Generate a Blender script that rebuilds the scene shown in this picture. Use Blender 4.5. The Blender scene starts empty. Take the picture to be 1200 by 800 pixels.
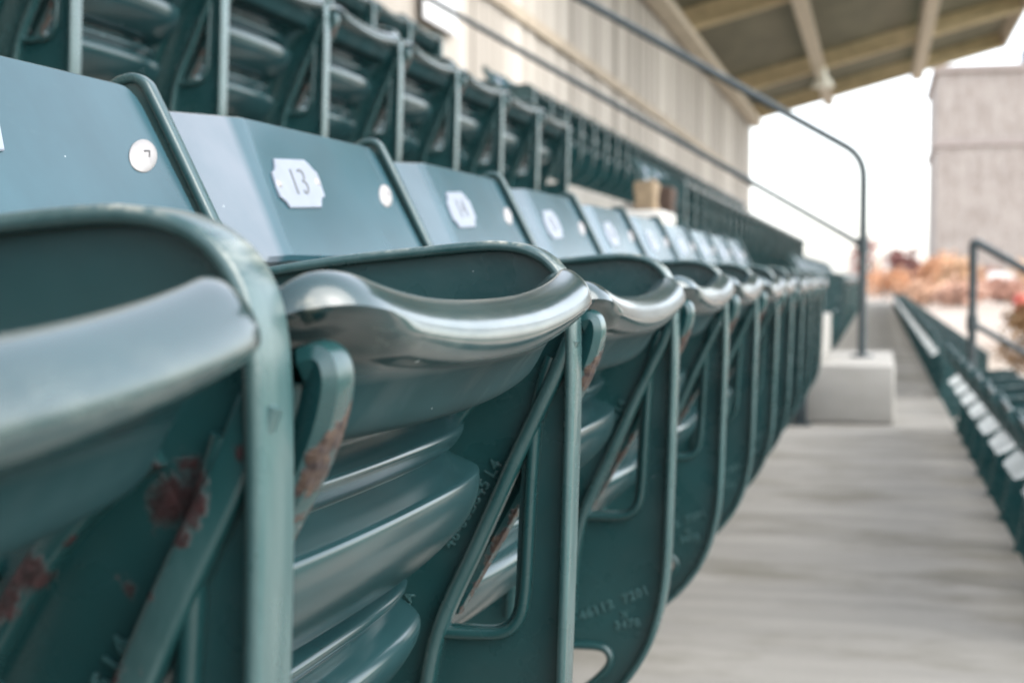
import bpy, bmesh, math, random
from mathutils import Vector, Matrix, noise
from mathutils.geometry import tessellate_polygon
random.seed(7)
scene = bpy.context.scene
COL = scene.collection
R = math.radians

# ---------------------------------------------------------------- node helpers
def new_mat(name):
    m = bpy.data.materials.new(name); m.use_nodes = True
    nt = m.node_tree; nt.nodes.clear()
    out = nt.nodes.new('ShaderNodeOutputMaterial')
    bs = nt.nodes.new('ShaderNodeBsdfPrincipled')
    nt.links.new(bs.outputs[0], out.inputs[0])
    return m, nt, bs
class G:
    """small node-graph helper"""
    def __init__(s, nt): s.nt = nt
    def n(s, t, **kw):
        nd = s.nt.nodes.new(t)
        for k, v in kw.items(): setattr(nd, k, v)
        return nd
    def put(s, sock, v):
        if hasattr(v, 'is_linked') or isinstance(v, bpy.types.NodeSocket): s.nt.links.new(v, sock)
        else: sock.default_value = v
    def math(s, op, a, b=0.0, c=0.0, clamp=False):
        nd = s.n('ShaderNodeMath', operation=op, use_clamp=clamp)
        s.put(nd.inputs[0], a); s.put(nd.inputs[1], b); s.put(nd.inputs[2], c)
        return nd.outputs[0]
    def vmath(s, op, a, b=(0, 0, 0)):
        nd = s.n('ShaderNodeVectorMath', operation=op)
        s.put(nd.inputs[0], a); s.put(nd.inputs[1], b)
        return nd.outputs[1] if op in ('DISTANCE', 'LENGTH', 'DOT_PRODUCT') else nd.outputs[0]
    def coord(s, scale=(1, 1, 1), rnd=0.0):
        tc = s.n('ShaderNodeTexCoord').outputs['Object']
        v = s.vmath('MULTIPLY', tc, scale)
        if rnd:
            oi = s.n('ShaderNodeObjectInfo').outputs['Random']
            k = s.math('MULTIPLY', oi, rnd)
            cb = s.n('ShaderNodeCombineXYZ')
            for i in range(3): s.put(cb.inputs[i], k)
            v = s.vmath('ADD', v, cb.outputs[0])
        return v
    def noise(s, vec, scale, detail=4.0, rough=.55):
        nd = s.n('ShaderNodeTexNoise'); s.put(nd.inputs['Vector'], vec)
        nd.inputs['Scale'].default_value = scale; nd.inputs['Detail'].default_value = detail
        nd.inputs['Roughness'].default_value = rough
        return nd.outputs['Fac']
    def voro(s, vec, scale, feature='F1'):
        nd = s.n('ShaderNodeTexVoronoi', feature=feature); s.put(nd.inputs['Vector'], vec)
        nd.inputs['Scale'].default_value = scale
        return nd
    def ramp(s, fac, a, b, c0=0.0, c1=1.0):
        nd = s.n('ShaderNodeMapRange', clamp=True)
        s.put(nd.inputs['Value'], fac)
        nd.inputs['From Min'].default_value = a; nd.inputs['From Max'].default_value = b
        nd.inputs['To Min'].default_value = c0; nd.inputs['To Max'].default_value = c1
        return nd.outputs[0]
    def mix(s, fac, a, b):
        nd = s.n('ShaderNodeMix', data_type='RGBA')
        s.put(nd.inputs[0], fac)
        s.put(nd.inputs[6], a if hasattr(a, 'is_linked') else (*a, 1))
        s.put(nd.inputs[7], b if hasattr(b, 'is_linked') else (*b, 1))
        return nd.outputs[2]
    def bump(s, bs, h, strength=.3, dist=.001):
        nd = s.n('ShaderNodeBump'); nd.inputs['Strength'].default_value = strength
        nd.inputs['Distance'].default_value = dist
        s.put(nd.inputs['Height'], h); s.nt.links.new(nd.outputs[0], bs.inputs['Normal'])

def simple_mat(name, col, rough=.6, var=.15, scale=6.0, bump=0.0, metallic=0.0, stretch=(1, 1, 1), rnd=3.0, detail=5.0):
    m, nt, bs = new_mat(name); g = G(nt)
    v = g.coord(stretch, rnd)
    n = g.noise(v, scale, detail)
    dark = tuple(c * (1 - var) for c in col); lite = tuple(min(1, c * (1 + var)) for c in col)
    g.put(bs.inputs['Base Color'], g.mix(g.ramp(n, .3, .7), dark, lite))
    bs.inputs['Roughness'].default_value = rough; bs.inputs['Metallic'].default_value = metallic
    if bump: g.bump(bs, n, .5, bump)
    return m

PAINT = (.009, .043, .045)
def paint_mat(name, base=PAINT, wing_sheen=0.0, rough=.3, plastic=False, rust_spots=None, rust_level=.70, edge=None, seams=(), rustc=(.036, .010, .011), wear=(), rub=.24, lip=False):
    """weathered glossy paint: tonal variation, scuffs, white specks, rust"""
    m, nt, bs = new_mat(name); g = G(nt)
    v = g.coord((1, 1, 1), 7.0); raw = g.coord()
    big = g.noise(v, 9.0, 4); fine = g.noise(v, 120.0, 5, .6)
    col = g.mix(g.ramp(big, .3, .72), tuple(c * .84 for c in base), tuple(c * 1.18 for c in base))
    # chalky scuffs
    scuff = g.math('MULTIPLY', g.ramp(g.noise(g.vmath('MULTIPLY', v, (1, .35, 1)), 42, 6, .7), .62, .80), .06 if plastic else .05)
    col = g.mix(scuff, col, (.16, .24, .24))
    if wing_sheen:                                              # sky reflection on the backrest's near wing, painted as paler colour
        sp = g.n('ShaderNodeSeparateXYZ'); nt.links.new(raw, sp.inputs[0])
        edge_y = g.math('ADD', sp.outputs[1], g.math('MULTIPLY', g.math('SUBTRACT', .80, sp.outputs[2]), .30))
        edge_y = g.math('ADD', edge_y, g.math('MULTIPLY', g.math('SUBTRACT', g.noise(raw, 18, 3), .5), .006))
        bf = g.math('MULTIPLY', g.ramp(edge_y, .142, .128), g.ramp(g.noise(raw, 12, 4), .2, .7, .55 * wing_sheen, .95 * wing_sheen))
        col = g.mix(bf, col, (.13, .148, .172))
    for (ax, az), wd, amt, wc in wear:                      # paint rubbed thin along an edge
        sp = g.n('ShaderNodeSeparateXYZ'); nt.links.new(raw, sp.inputs[0])
        d = g.math('SQRT', g.math('ADD', g.math('POWER', g.math('SUBTRACT', sp.outputs[0], ax), 2.0), g.math('POWER', g.math('SUBTRACT', sp.outputs[2], az), 2.0)))
        wn = g.noise(g.vmath('MULTIPLY', v, (1, .25, 1)), 150, 7, .72)
        wm = g.math('MULTIPLY', g.ramp(d, wd, wd * .25), g.ramp(wn, .42, .62))
        if not plastic:
            sn = g.n('ShaderNodeSeparateXYZ'); nt.links.new(g.n('ShaderNodeNewGeometry').outputs['Normal'], sn.inputs[0])
            wm = g.math('MULTIPLY', wm, g.ramp(sn.outputs[2], .25, .6))
        col = g.mix(g.math('MULTIPLY', wm, amt), col, wc)
    if not plastic:                                         # raised edges rubbed pale and chalky
        sp = g.n('ShaderNodeSeparateXYZ'); nt.links.new(raw, sp.inputs[0])
        stk = g.noise(g.vmath('MULTIPLY', v, (1, 4, .30)), 45, 5, .65)
        e1 = g.math('MULTIPLY', g.ramp(sp.outputs[0], .2005, .2045), g.ramp(stk, .30, .62, .35, 1.0))
        e2 = g.math('MULTIPLY', g.ramp(sp.outputs[1], -.0125, -.0148), g.ramp(stk, .38, .66, .15, .8))
        col = g.mix(g.math('MULTIPLY', g.math('MAXIMUM', e1, e2), rub), col, (.15, .215, .215))
    # tiny white specks, as dried drops and dust
    vo = g.voro(v, 62.0)
    sep = g.n('ShaderNodeSeparateColor'); nt.links.new(vo.outputs['Color'], sep.inputs[0])
    pick = g.math('GREATER_THAN', sep.outputs[0], .80)
    size = g.math('MULTIPLY', sep.outputs[1], .085)
    speck = g.math('MULTIPLY', g.math('LESS_THAN', vo.outputs['Distance'], size), pick)
    col = g.mix(g.math('MULTIPLY', speck, .85), col, (.62, .68, .68))
    rgh = g.ramp(g.noise(v, 7 if plastic else 30, 3, .5), .3, .75, rough - .03, rough + (.06 if plastic else .12))
    height = g.math('MULTIPLY', fine, .06 if plastic else .35)
    lump = g.noise(v, 34.0, 3)
    height = g.math('ADD', height, g.math('MULTIPLY', lump, .0 if plastic else .9))
    height = g.math('ADD', height, g.math('MULTIPLY', speck, .25))
    for yy, wd in seams:                                    # mould seams across the seat
        sp = g.n('ShaderNodeSeparateXYZ'); nt.links.new(raw, sp.inputs[0])
        wob = g.math('MULTIPLY', g.math('SUBTRACT', g.noise(raw, 25, 2), .5), .012)
        d = g.math('ABSOLUTE', g.math('SUBTRACT', g.math('ADD', sp.outputs[1], wob), yy))
        sm = g.math('LESS_THAN', d, wd)
        col = g.mix(g.math('MULTIPLY', sm, .8), col, (.008, .02, .022))
        height = g.math('SUBTRACT', height, g.math('MULTIPLY', sm, 1.5))
    if not plastic:
        rn = g.noise(v, 26.0, 8, .68)
        rust = g.ramp(rn, rust_level, rust_level + .035)
        if rust_spots:
            jag = g.math('MULTIPLY', g.math('SUBTRACT', g.noise(raw, 150, 7, .72), .5), .017)
            for (px, py, pz, pr) in rust_spots:
                d = g.math('ADD', g.vmath('DISTANCE', raw, (px, py, pz)), jag)
                rust = g.math('MAXIMUM', rust, g.ramp(d, pr, pr * .72))
        if edge:                                            # rust creeping along one line (two end points)
            (ax, az), (bx, bz), wd = edge
            sp = g.n('ShaderNodeSeparateXYZ'); nt.links.new(raw, sp.inputs[0])
            L = math.hypot(bx - ax, bz - az); nx, nz = (bz - az) / L, -(bx - ax) / L
            d = g.math('ABSOLUTE', g.math('ADD', g.math('MULTIPLY', g.math('SUBTRACT', sp.outputs[0], ax), nx),
                                          g.math('MULTIPLY', g.math('SUBTRACT', sp.outputs[2], az), nz)))
            d = g.math('ADD', d, g.math('MULTIPLY', g.math('SUBTRACT', g.noise(raw, 60, 6, .7), .47), .030))
            rust = g.math('MAXIMUM', rust, g.ramp(d, wd, wd * .6))
        rc = g.mix(g.ramp(g.noise(raw, 210, 5), .35, .65), (.010, .004, .005), rustc)
        col = g.mix(rust, col, rc)
        rgh = g.math('ADD', rgh, g.math('MULTIPLY', rust, .4), clamp=True)
        height = g.math('ADD', height, g.math('MULTIPLY', rust, g.math('ADD', 1.2, g.math('MULTIPLY', g.noise(raw, 230, 5), 4.5))))
    if lip:
        sp = g.n('ShaderNodeSeparateXYZ'); nt.links.new(raw, sp.inputs[0])
        film = g.math('MULTIPLY', g.ramp(sp.outputs[2], .6625, .6560), g.ramp(sp.outputs[2], .622, .628))
        film = g.math('MULTIPLY', film, g.ramp(sp.outputs[0], .17, .178))
        film = g.math('MULTIPLY', film, g.ramp(g.noise(v, 14, 4), .25, .5, .75, 1.0))
        rgh = g.math('ADD', rgh, g.math('MULTIPLY', film, .30), clamp=True)
        g.put(bs.inputs['Specular IOR Level'], g.math('SUBTRACT', .60, g.math('MULTIPLY', film, .54)))
        g.put(bs.inputs['Coat Weight'], g.math('MULTIPLY', g.ramp(sp.outputs[2], .658, .668), .20))
    g.put(bs.inputs['Base Color'], col); g.put(bs.inputs['Roughness'], rgh)
    if not lip:
        bs.inputs['Coat Weight'].default_value = .08 if plastic else .25
        bs.inputs['Specular IOR Level'].default_value = .28 if plastic else .5
    bs.inputs['Coat Roughness'].default_value = .12 if plastic else .16
    g.bump(bs, height, .55, .0005 if plastic else .0009)
    return m

# ---------------------------------------------------------------- mesh helpers
def link_mesh(name, bm, mats, parent=None, smooth=38):
    bmesh.ops.recalc_face_normals(bm, faces=bm.faces)
    me = bpy.data.meshes.new(name); bm.to_mesh(me); bm.free()
    for m in (mats if isinstance(mats, (list, tuple)) else [mats]): me.materials.append(m)
    if smooth:
        me.polygons.foreach_set('use_smooth', [True] * len(me.polygons))
        me.set_sharp_from_angle(angle=R(smooth))
    o = bpy.data.objects.new(name, me); COL.objects.link(o)
    if parent: o.parent = parent
    return o
def tag(o, label=None, cat=None, group=None, kind=None):
    if label: o['label'] = label
    if cat: o['category'] = cat
    if group: o['group'] = group
    if kind: o['kind'] = kind
    return o
def empty(name, loc):
    o = bpy.data.objects.new(name, None); o.empty_display_size = .1; COL.objects.link(o); o.location = loc
    return o
def add_box(bm, lo, hi, bevel=0.0, segs=2, M=None):
    r = bmesh.ops.create_cube(bm, size=1.0)
    vs = r['verts']
    for v in vs:
        v.co = Vector([(lo[i] + hi[i]) / 2 + v.co[i] * (hi[i] - lo[i]) for i in range(3)])
    if bevel:
        es = list({e for v in vs for e in v.link_edges})
        r2 = bmesh.ops.bevel(bm, geom=es, offset=bevel, segments=segs, affect='EDGES', profile=.5)
        vs = list({v for f in r2['faces'] for v in f.verts} | {v for v in vs if v.is_valid})
    if M is not None:
        for v in vs: v.co = M @ v.co
    return vs
def catmull(pts, n=4, closed=False):
    P = [Vector(p) for p in pts]; out = []; N = len(P)
    rng = range(N if closed else N - 1)
    for i in rng:
        if closed: a, b, c, d = P[i - 1], P[i], P[(i + 1) % N], P[(i + 2) % N]
        else: a, b, c, d = P[max(i - 1, 0)], P[i], P[i + 1], P[min(i + 2, N - 1)]
        for k in range(n):
            t = k / n; t2 = t * t; t3 = t2 * t
            out.append(.5 * ((2 * b) + (c - a) * t + (2 * a - 5 * b + 4 * c - d) * t2 + (3 * b - a - 3 * c + d) * t3))
    if not closed: out.append(P[-1])
    return out
def sweep_rim(bm, path, y0, w, t, r=.002, closed=False, taper=None):
    """rounded-rectangle rim of width w (along y) and thickness t, following path of (x,z)"""
    path = [Vector(p) for p in path]; N = len(path)
    sec = []
    hw, ht = w / 2, t / 2; r = min(r, hw * .95, ht * .95)
    for sx, sy, a0 in ((1, 1, 0), (-1, 1, 90), (-1, -1, 180), (1, -1, 270)):
        for k in range(4):
            a = R(a0 + 30 * k)
            sec.append((sx * (hw - r) + r * math.cos(a), sy * (ht - r) + r * math.sin(a)))
    rings = []
    for i, p in enumerate(path):
        a = path[i - 1] if (i or closed) else path[0]
        b = path[(i + 1) % N] if (i < N - 1 or closed) else path[-1]
        tg = (b - a).normalized(); n = Vector((tg[1], -tg[0]))
        f = taper(i / (N - 1)) if taper else 1.0
        rings.append([bm.verts.new((p[0] + n[0] * v, y0 + u * f, p[1] + n[1] * v)) for u, v in sec])
    m = len(sec)
    for i in range(N if closed else N - 1):
        A, B = rings[i], rings[(i + 1) % N]
        for k in range(m): bm.faces.new((A[k], A[(k + 1) % m], B[(k + 1) % m], B[k]))
    if not closed:
        bm.faces.new(rings[0][::-1]); bm.faces.new(rings[-1])
def plate(bm, outer, holes, y0, t):
    loops = [[Vector((p[0], p[1], 0)) for p in L] for L in [outer] + holes]
    tris = tessellate_polygon(loops)
    flat = [p for L in loops for p in L]
    F = [bm.verts.new((p.x, y0 - t / 2, p.y)) for p in flat]; B = [bm.verts.new((p.x, y0 + t / 2, p.y)) for p in flat]
    for a, b, c in tris:
        bm.faces.new((F[a], F[b], F[c])); bm.faces.new((B[c], B[b], B[a]))
    o = 0
    for L in loops:
        n = len(L)
        for i in range(n):
            j = (i + 1) % n
            bm.faces.new((F[o + i], B[o + i], B[o + j], F[o + j]))
        o += n
def tube(bm, pts, r, seg=12, cap=True):
    pts = [Vector(p) for p in pts]; rings = []
    up = Vector((0, 1, 0))
    for i, p in enumerate(pts):
        t = (pts[min(i + 1, len(pts) - 1)] - pts[max(i - 1, 0)]).normalized()
        ref = up if abs(t.dot(up)) < .9 else Vector((1, 0, 0))
        a = t.cross(ref).normalized(); b = t.cross(a)
        rr = r[i] if isinstance(r, (list, tuple)) else r
        rings.append([bm.verts.new(p + a * rr * math.cos(2 * math.pi * k / seg) + b * rr * math.sin(2 * math.pi * k / seg)) for k in range(seg)])
    for A, B in zip(rings, rings[1:]):
        for k in range(seg): bm.faces.new((A[k], A[(k + 1) % seg], B[(k + 1) % seg], B[k]))
    if cap: bm.faces.new(rings[0][::-1]); bm.faces.new(rings[-1])

# ---------------------------------------------------------------- materials
def hot(x, z): return (x + .40, z + .70)
WEAR = (((.160, .7225), .018, .8, (.42, .40, .33)), ((.196, .706), .016, .55, (.30, .32, .28)), ((.09, .714), .03, .5, (.30, .31, .27)))
M_FRAME = paint_mat('painted_cast_iron', wear=WEAR, rough=.25, rust_level=.735)
M_LETTER = paint_mat('cast_lettering_paint', base=(.028, .085, .087), rough=.35)
spots = []
for x, z, r in ((-.2270, -.0745, .0130), (-.2215, -.065, .0100), (-.234, -.086, .0060), (-.279, -.099, .0095), (-.287, -.108, .009), (-.270, -.1065, .0022), (-.266, -.114, .0026), (-.272, -.118, .002), (-.262, -.121, .0024), (-.268, -.125, .003), (-.258, -.112, .002), (-.275, -.122, .0022),
                (-.245, -.104, .007), (-.252, -.120, .006), (-.258, -.100, .0026), (-.268, -.110, .0024), (-.272, -.130, .0045), (-.262, -.088, .0025),
                (-.2135, .008, .0035), (-.2, -.058, .0025), (-.235, -.130, .005), (-.256, -.134, .006)):
    hx, hz = hot(x, z); spots.append((hx, -.010, hz, r))
for x, z, r in ((-.2180, -.0735, .0085), (-.2225, -.0850, .0050), (-.2330, -.1010, .0040), (-.2460, -.1300, .0050)):
    hx, hz = hot(x, z); spots.append((hx, -.0155, hz, r))
M_FRAME_RUSTY = paint_mat('rusted_cast_iron', wear=WEAR, rough=.27, rust_level=.70, rust_spots=spots)
M_ARM = paint_mat('rusted_hinge_iron', rustc=(.050, .029, .016), rub=.0, rough=.25, rust_level=.70, edge=((-.1835 + .4, -.053 + .7), (-.2015 + .4, -.087 + .7), .0028))
M_PAN = paint_mat('seat_plastic', lip=True, base=(.010, .033, .037), rough=.18, plastic=True, seams=((.247, .0005),), wear=(((.2205, .673), .014, .16, (.24, .26, .23)), ((.205, .6865), .006, .5, (.32, .31, .25))))
M_BACK_SHEEN = paint_mat('backrest_plastic_sheen', wing_sheen=.9, base=(.023, .062, .078), rough=.22, plastic=True)  # stronger painted sky sheen on the near wing
M_BACK = paint_mat('backrest_plastic', wing_sheen=.3, base=(.023, .062, .078), rough=.22, plastic=True)
M_PLATE = simple_mat('enamel_white', (.185, .21, .25), .35, .06, 60)
M_DIGIT = simple_mat('digit_grey', (.085, .09, .095), .5, .2, 200)
M_BOLT = simple_mat('zinc_steel', (.27, .26, .255), .45, .15, 90, metallic=.25)
M_RECESS = simple_mat('bolt_recess', (.03, .03, .03), .6, .2, 100)
M_RAIL = simple_mat('rail_paint', (.020, .032, .036), .5, .2, 20)

# concrete with streaks brushed across the walkway
def concrete(name, base, streak=True, stain=.75):
    m, nt, bs = new_mat(name); g = G(nt)
    raw = g.coord()
    st = g.noise(g.vmath('MULTIPLY', raw, (.55, 3.2, 2.0)), 2.2, 4, .6)
    sp = g.noise(raw, 90, 5, .7); bl = g.noise(g.vmath('MULTIPLY', raw, (1.0, 1.9, 1)), 2.0, 7, .66)
    col = g.mix(g.ramp(st, .32, .68), tuple(c * .80 for c in base), tuple(min(1, c * 1.12) for c in base))
    col = g.mix(g.math('MULTIPLY', g.ramp(bl, .47, .66), stain), col, (base[0] * .50, base[1] * .48, base[2] * .40))
    col = g.mix(g.math('MULTIPLY', g.ramp(sp, .55, .75), .3), col, tuple(c * .55 for c in base))
    if streak:                                     # damp dirt gathered along the outer edge of the walkway
        sx = g.n('ShaderNodeSeparateXYZ'); nt.links.new(raw, sx.inputs[0])
        dirt = g.math('MULTIPLY', g.ramp(g.math('ADD', sx.outputs[0], g.math('MULTIPLY', g.math('SUBTRACT', bl, .5), 1.1)), .06, .30), g.ramp(st, .35, .62))
        col = g.mix(g.math('MULTIPLY', dirt, .45), col, (base[0] * .34, base[1] * .31, base[2] * .22))
    g.put(bs.inputs['Base Color'], col); bs.inputs['Roughness'].default_value = .85
    g.bump(bs, g.math('ADD', sp, st), .5, .004)
    return m
M_CONC = concrete('walkway_concrete', (.185, .178, .160))
M_STEP = concrete('step_concrete', (.27, .262, .24), stain=.25, streak=False)

# ---------------------------------------------------------------- seat parts (local: x+.40, z+.70, y from near standard)
def L2(p): return (p[0] + .40, p[1] + .70)
FRONT = [(-.452, -.006), (-.40, .0045), (-.35, .0115), (-.30, .0165), (-.262, .0200), (-.240, .0205), (-.222, .0170), (-.209, .0090), (-.2005, -.003), (-.1965, -.018),
         (-.195, -.04), (-.195, -.09), (-.1968, -.15), (-.199, -.22), (-.2015, -.285), (-.2055, -.318), (-.2135, -.350), (-.2255, -.378), (-.243, -.404), (-.266, -.428), (-.30, -.452), (-.34, -.472), (-.40, -.492), (-.47, -.505), (-.572, -.512)]
BACKP = [(-.572, -.37), (-.52, -.34), (-.475, -.28), (-.45, -.20), (-.440, -.10), (-.455, -.01), (-.485, .045), (-.5155, .10), (-.527, .128), (-.522, .1365), (-.510, .1395), (-.502, .136), (-.4965, .128), (-.478, .092), (-.4475, .031)]
DIAG = [(-.2005, -.040), (-.2095, -.062), (-.2245, -.093), (-.2395, -.1245), (-.2515, -.151), (-.265, -.1805), (-.279, -.2095), (-.2875, -.229), (-.2945, -.252), (-.300, -.285), (-.303, -.32), (-.303, -.345)]
DIAG2 = [(-.232, -.058), (-.252, -.0715), (-.2715, -.092), (-.290, -.120), (-.312, -.160), (-.335, -.210), (-.350, -.25), (-.357, -.30), (-.360, -.345)]
HRIM = [(-.2080, -.052), (-.2165, -.080), (-.2205, -.120), (-.2235, -.170), (-.2258, -.208), (-.2300, -.2265), (-.2400, -.2360), (-.256, -.2382), (-.272, -.2385), (-.289, -.2385)]
HOLE = [(-.2272, -.1075), (-.2298, -.14), (-.2318, -.18), (-.2333, -.212), (-.2355, -.2235), (-.2410, -.2305), (-.2500, -.2335), (-.268, -.2335), (-.2815, -.2335),
        (-.2772, -.222), (-.2645, -.194), (-.2530, -.169), (-.2395, -.139)]
FOOT = [(-.345, -.3705), (-.315, -.3705), (-.285, -.3695), (-.2680, -.3700), (-.2605, -.3735), (-.2570, -.381), (-.2595, -.3895), (-.268, -.400), (-.284, -.414), (-.310, -.430), (-.345, -.443), (-.40, -.458), (-.415, -.44), (-.40, -.40)]

def make_frame_mesh(lo=False, dw=.017, dt=.0108):
    bm = bmesh.new()
    n = 2 if lo else 4
    f = catmull(FRONT, n); b = catmull(BACKP, n)
    outer = [L2(p) for p in f] + [L2(p) for p in b]
    hole = [L2(p) for p in catmull(HOLE, 3, True)]; foot = [L2(p) for p in catmull(FOOT, 3, True)]
    plate(bm, outer, [hole, foot], 0.0, .006)
    sweep_rim(bm, [L2(p) for p in f], 0.0, .030, .0068, .003)                        # front and arm flange
    sweep_rim(bm, [L2(p) for p in b], .0005, .0135, .0075, .0028)                     # rear post flange
    if not lo:
        sweep_rim(bm, [L2((p[0] + .0055, p[1])) for p in catmull(DIAG, 4)], -.0060, dw, dt, .0047 if dt < .012 else .0030, False,
                  (lambda t: min(1, .30 + t * 3.2)) if dt > .012 else None)
        sweep_rim(bm, [L2(p) for p in catmull(DIAG2, 3)], -.0055, .015, .0100, .0030)
        sweep_rim(bm, [L2(p) for p in catmull(HRIM, 4)], -.004, .0135, .0082, .0036)
        sweep_rim(bm, [L2(p) for p in catmull(FOOT, 3, True)], -.003, .014, .008, .0035, True)
        # bolts and a cast boss
        for x, z, r in ((-.300, -.10, .007), (-.315, -.395 + .045, .0045)):
            px, pz = L2((x, z))
            bmesh.ops.create_cone(bm, cap_ends=True, segments=16, radius1=r * 1.15, radius2=r * .8, depth=.008,
                                  matrix=Matrix.Translation((px, -.006, pz)) @ Matrix.Rotation(R(90), 4, 'X'))
    return bm
PAN_PROFILE = [(-.1975, -.0148), (-.1930, -.0125), (-.1872, -.0137), (-.1818, -.0172), (-.1773, -.0225), (-.1748, -.0288), (-.1751, -.0352), (-.1784, -.0402), (-.1840, -.0440), (-.1893, -.0492), (-.1945, -.0560), (-.1990, -.0630), (-.2040, -.0682), (-.2110, -.0702),
               (-.222, -.0700), (-.238, -.0720), (-.2490, -.0780), (-.2490, -.0815), (-.2400, -.0888), (-.2372, -.0912), (-.2366, -.0945), (-.2410, -.1020), (-.2480, -.1066), (-.2484, -.1086), (-.2350, -.1146), (-.2285, -.1172), (-.2264, -.1208), (-.2270, -.1320), (-.2330, -.1460), (-.2450, -.1600),
               (-.2585, -.1715), (-.2700, -.1765), (-.2810, -.1780), (-.2850, -.1810), (-.2800, -.1860), (-.2740, -.1900), (-.2735, -.1945), (-.2780, -.1990), (-.2810, -.2015), (-.2735, -.2065), (-.2665, -.2115), (-.2645, -.2180), (-.2680, -.2280), (-.2800, -.2440), (-.3000, -.2600), (-.3220, -.2660),
               (-.3330, -.2540), (-.3220, -.2160), (-.3000, -.1560), (-.2720, -.0960), (-.2400, -.0520), (-.2180, -.0290), (-.2050, -.0180)]
NLIP = 14   # the profile points of the rolled lip
MED = [(-.188, -.028), (-.199, -.042), (-.222, -.056), (-.252, -.085), (-.262, -.125), (-.285, -.170), (-.290, -.205), (-.312, -.250)]
def near_med(p):
    best = None
    for a, b in zip(MED, MED[1:]):
        a = Vector(a); b = Vector(b); d = b - a
        t = max(0, min(1, (p - a).dot(d) / d.length_squared)); q = a + d * t
        if best is None or (q - p).length < (best - p).length: best = q
    return best
def make_pan_mesh(n=4, cols=44):
    bm = bmesh.new()
    prof = catmull(PAN_PROFILE, n, True)
    NP = len(PAN_PROFILE)
    y0, y1 = .022, .480
    ys = []
    for i in range(cols + 1):
        u = -math.cos(math.pi * i / cols)           # denser at the ends
        u = .55 * u + .45 * (2 * i / cols - 1)
        ys.append(u)
    rings = []
    er = .023                                        # end rounding radius
    for u in ys:
        y = (y0 + y1) / 2 + u * (y1 - y0) / 2
        e = min(y - y0, y1 - y)
        q = max(0, 1 - e / er)
        k = 1 - math.sqrt(max(0, 1 - q * q))
        ring = []
        for j, p in enumerate(prof):
            s = j / n                                # position along the profile, in control points
            lipw = 1.0 if s < NLIP - 2 else max(0.0, 1 - (s - NLIP + 2) / 2.5) if s < NP - 3 else min(1, (s - NP + 3) / 1.5)
            au = abs(u)
            dx = -.012 * au ** 2.2 * (1 - lipw) - .010 * au ** 5 * (1 - lipw) - .006 * au ** 12 * lipw
            inner = (s < 3.2 or s > NP - 3)
            wi = max(0, 1 - s / 5.5) if s < 6 else (min(1, (s - NP + 3) / 2) if s > NP - 3 else 0)
            dz = wi * .021 * (au ** 2.6) + lipw * (1 - wi) * .0175 * au ** 2.1 * (1 if s < 8 else max(.45, 1 - (s - 8) * .12))
            
            if u < -.70:                             # relief round the hinge arm
                h = min(1, (-u - .70) / .2); h = h * h * (3 - 2 * h)
                dx -= h * .026 * max(0, min(1, (s - 4.6) / 2)) * max(0, min(1, (15 - s) / 2))
                hh = max(0, (-u - .80) / .2)
                dz -= hh * hh * .013 * wi
                dx -= hh ** 3 * .016 * lipw
            bell = max(0, min(1, (s - 5.5) / 2.5)) * max(0, min(1, (15 - s) / 2))
            dx -= .013 * au ** 2 * bell
            v = Vector((p[0] + dx, p[1] + dz))
            m = near_med(Vector((p[0], p[1]))) + Vector((dx, dz * .6))
            v = v.lerp(m, k * .92)
            tail = max(0, min(1, (s - 14.5) / 2)) * max(0, min(1, (NP - 3 - s) / 3))
            yy = y - max(0, u) ** 2 * .034 * tail
            ring.append(bm.verts.new((v[0] + .40, yy, v[1] + .70)))
        rings.append(ring)
    m = len(prof)
    for A, B in zip(rings, rings[1:]):
        for k in range(m): bm.faces.new((A[k], A[(k + 1) % m], B[(k + 1) % m], B[k]))
    for rg in (rings[0], rings[-1]):
        tr = tessellate_polygon([[Vector((v.co.x, v.co.z, 0)) for v in rg]])
        for a, b, c in tr:
            try: bm.faces.new((rg[a], rg[b], rg[c]))
            except ValueError: pass
    return bm
BD = Vector((-.468, .884)).normalized(); BA = Vector((-.457, .0417))   # back plane: origin and up-slope direction
BN = Vector((BD[1], -BD[0]))                                          # towards the field (+x, +z)
def back_pt(s, off=0.0):
    """slanted sheet above the arms, lumbar curve below"""
    if s > -.03: p = BA + BD * s
    else:
        t = (-.03 - s)
        p = BA + BD * (-.03) + Vector((BD[0] * -t + -.0 - 1.35 * t * t, BD[1] * -t))
        p += Vector((-min(t, .085) * 1.15, min(t, .085) * .35))
    return p + BN * off
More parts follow.
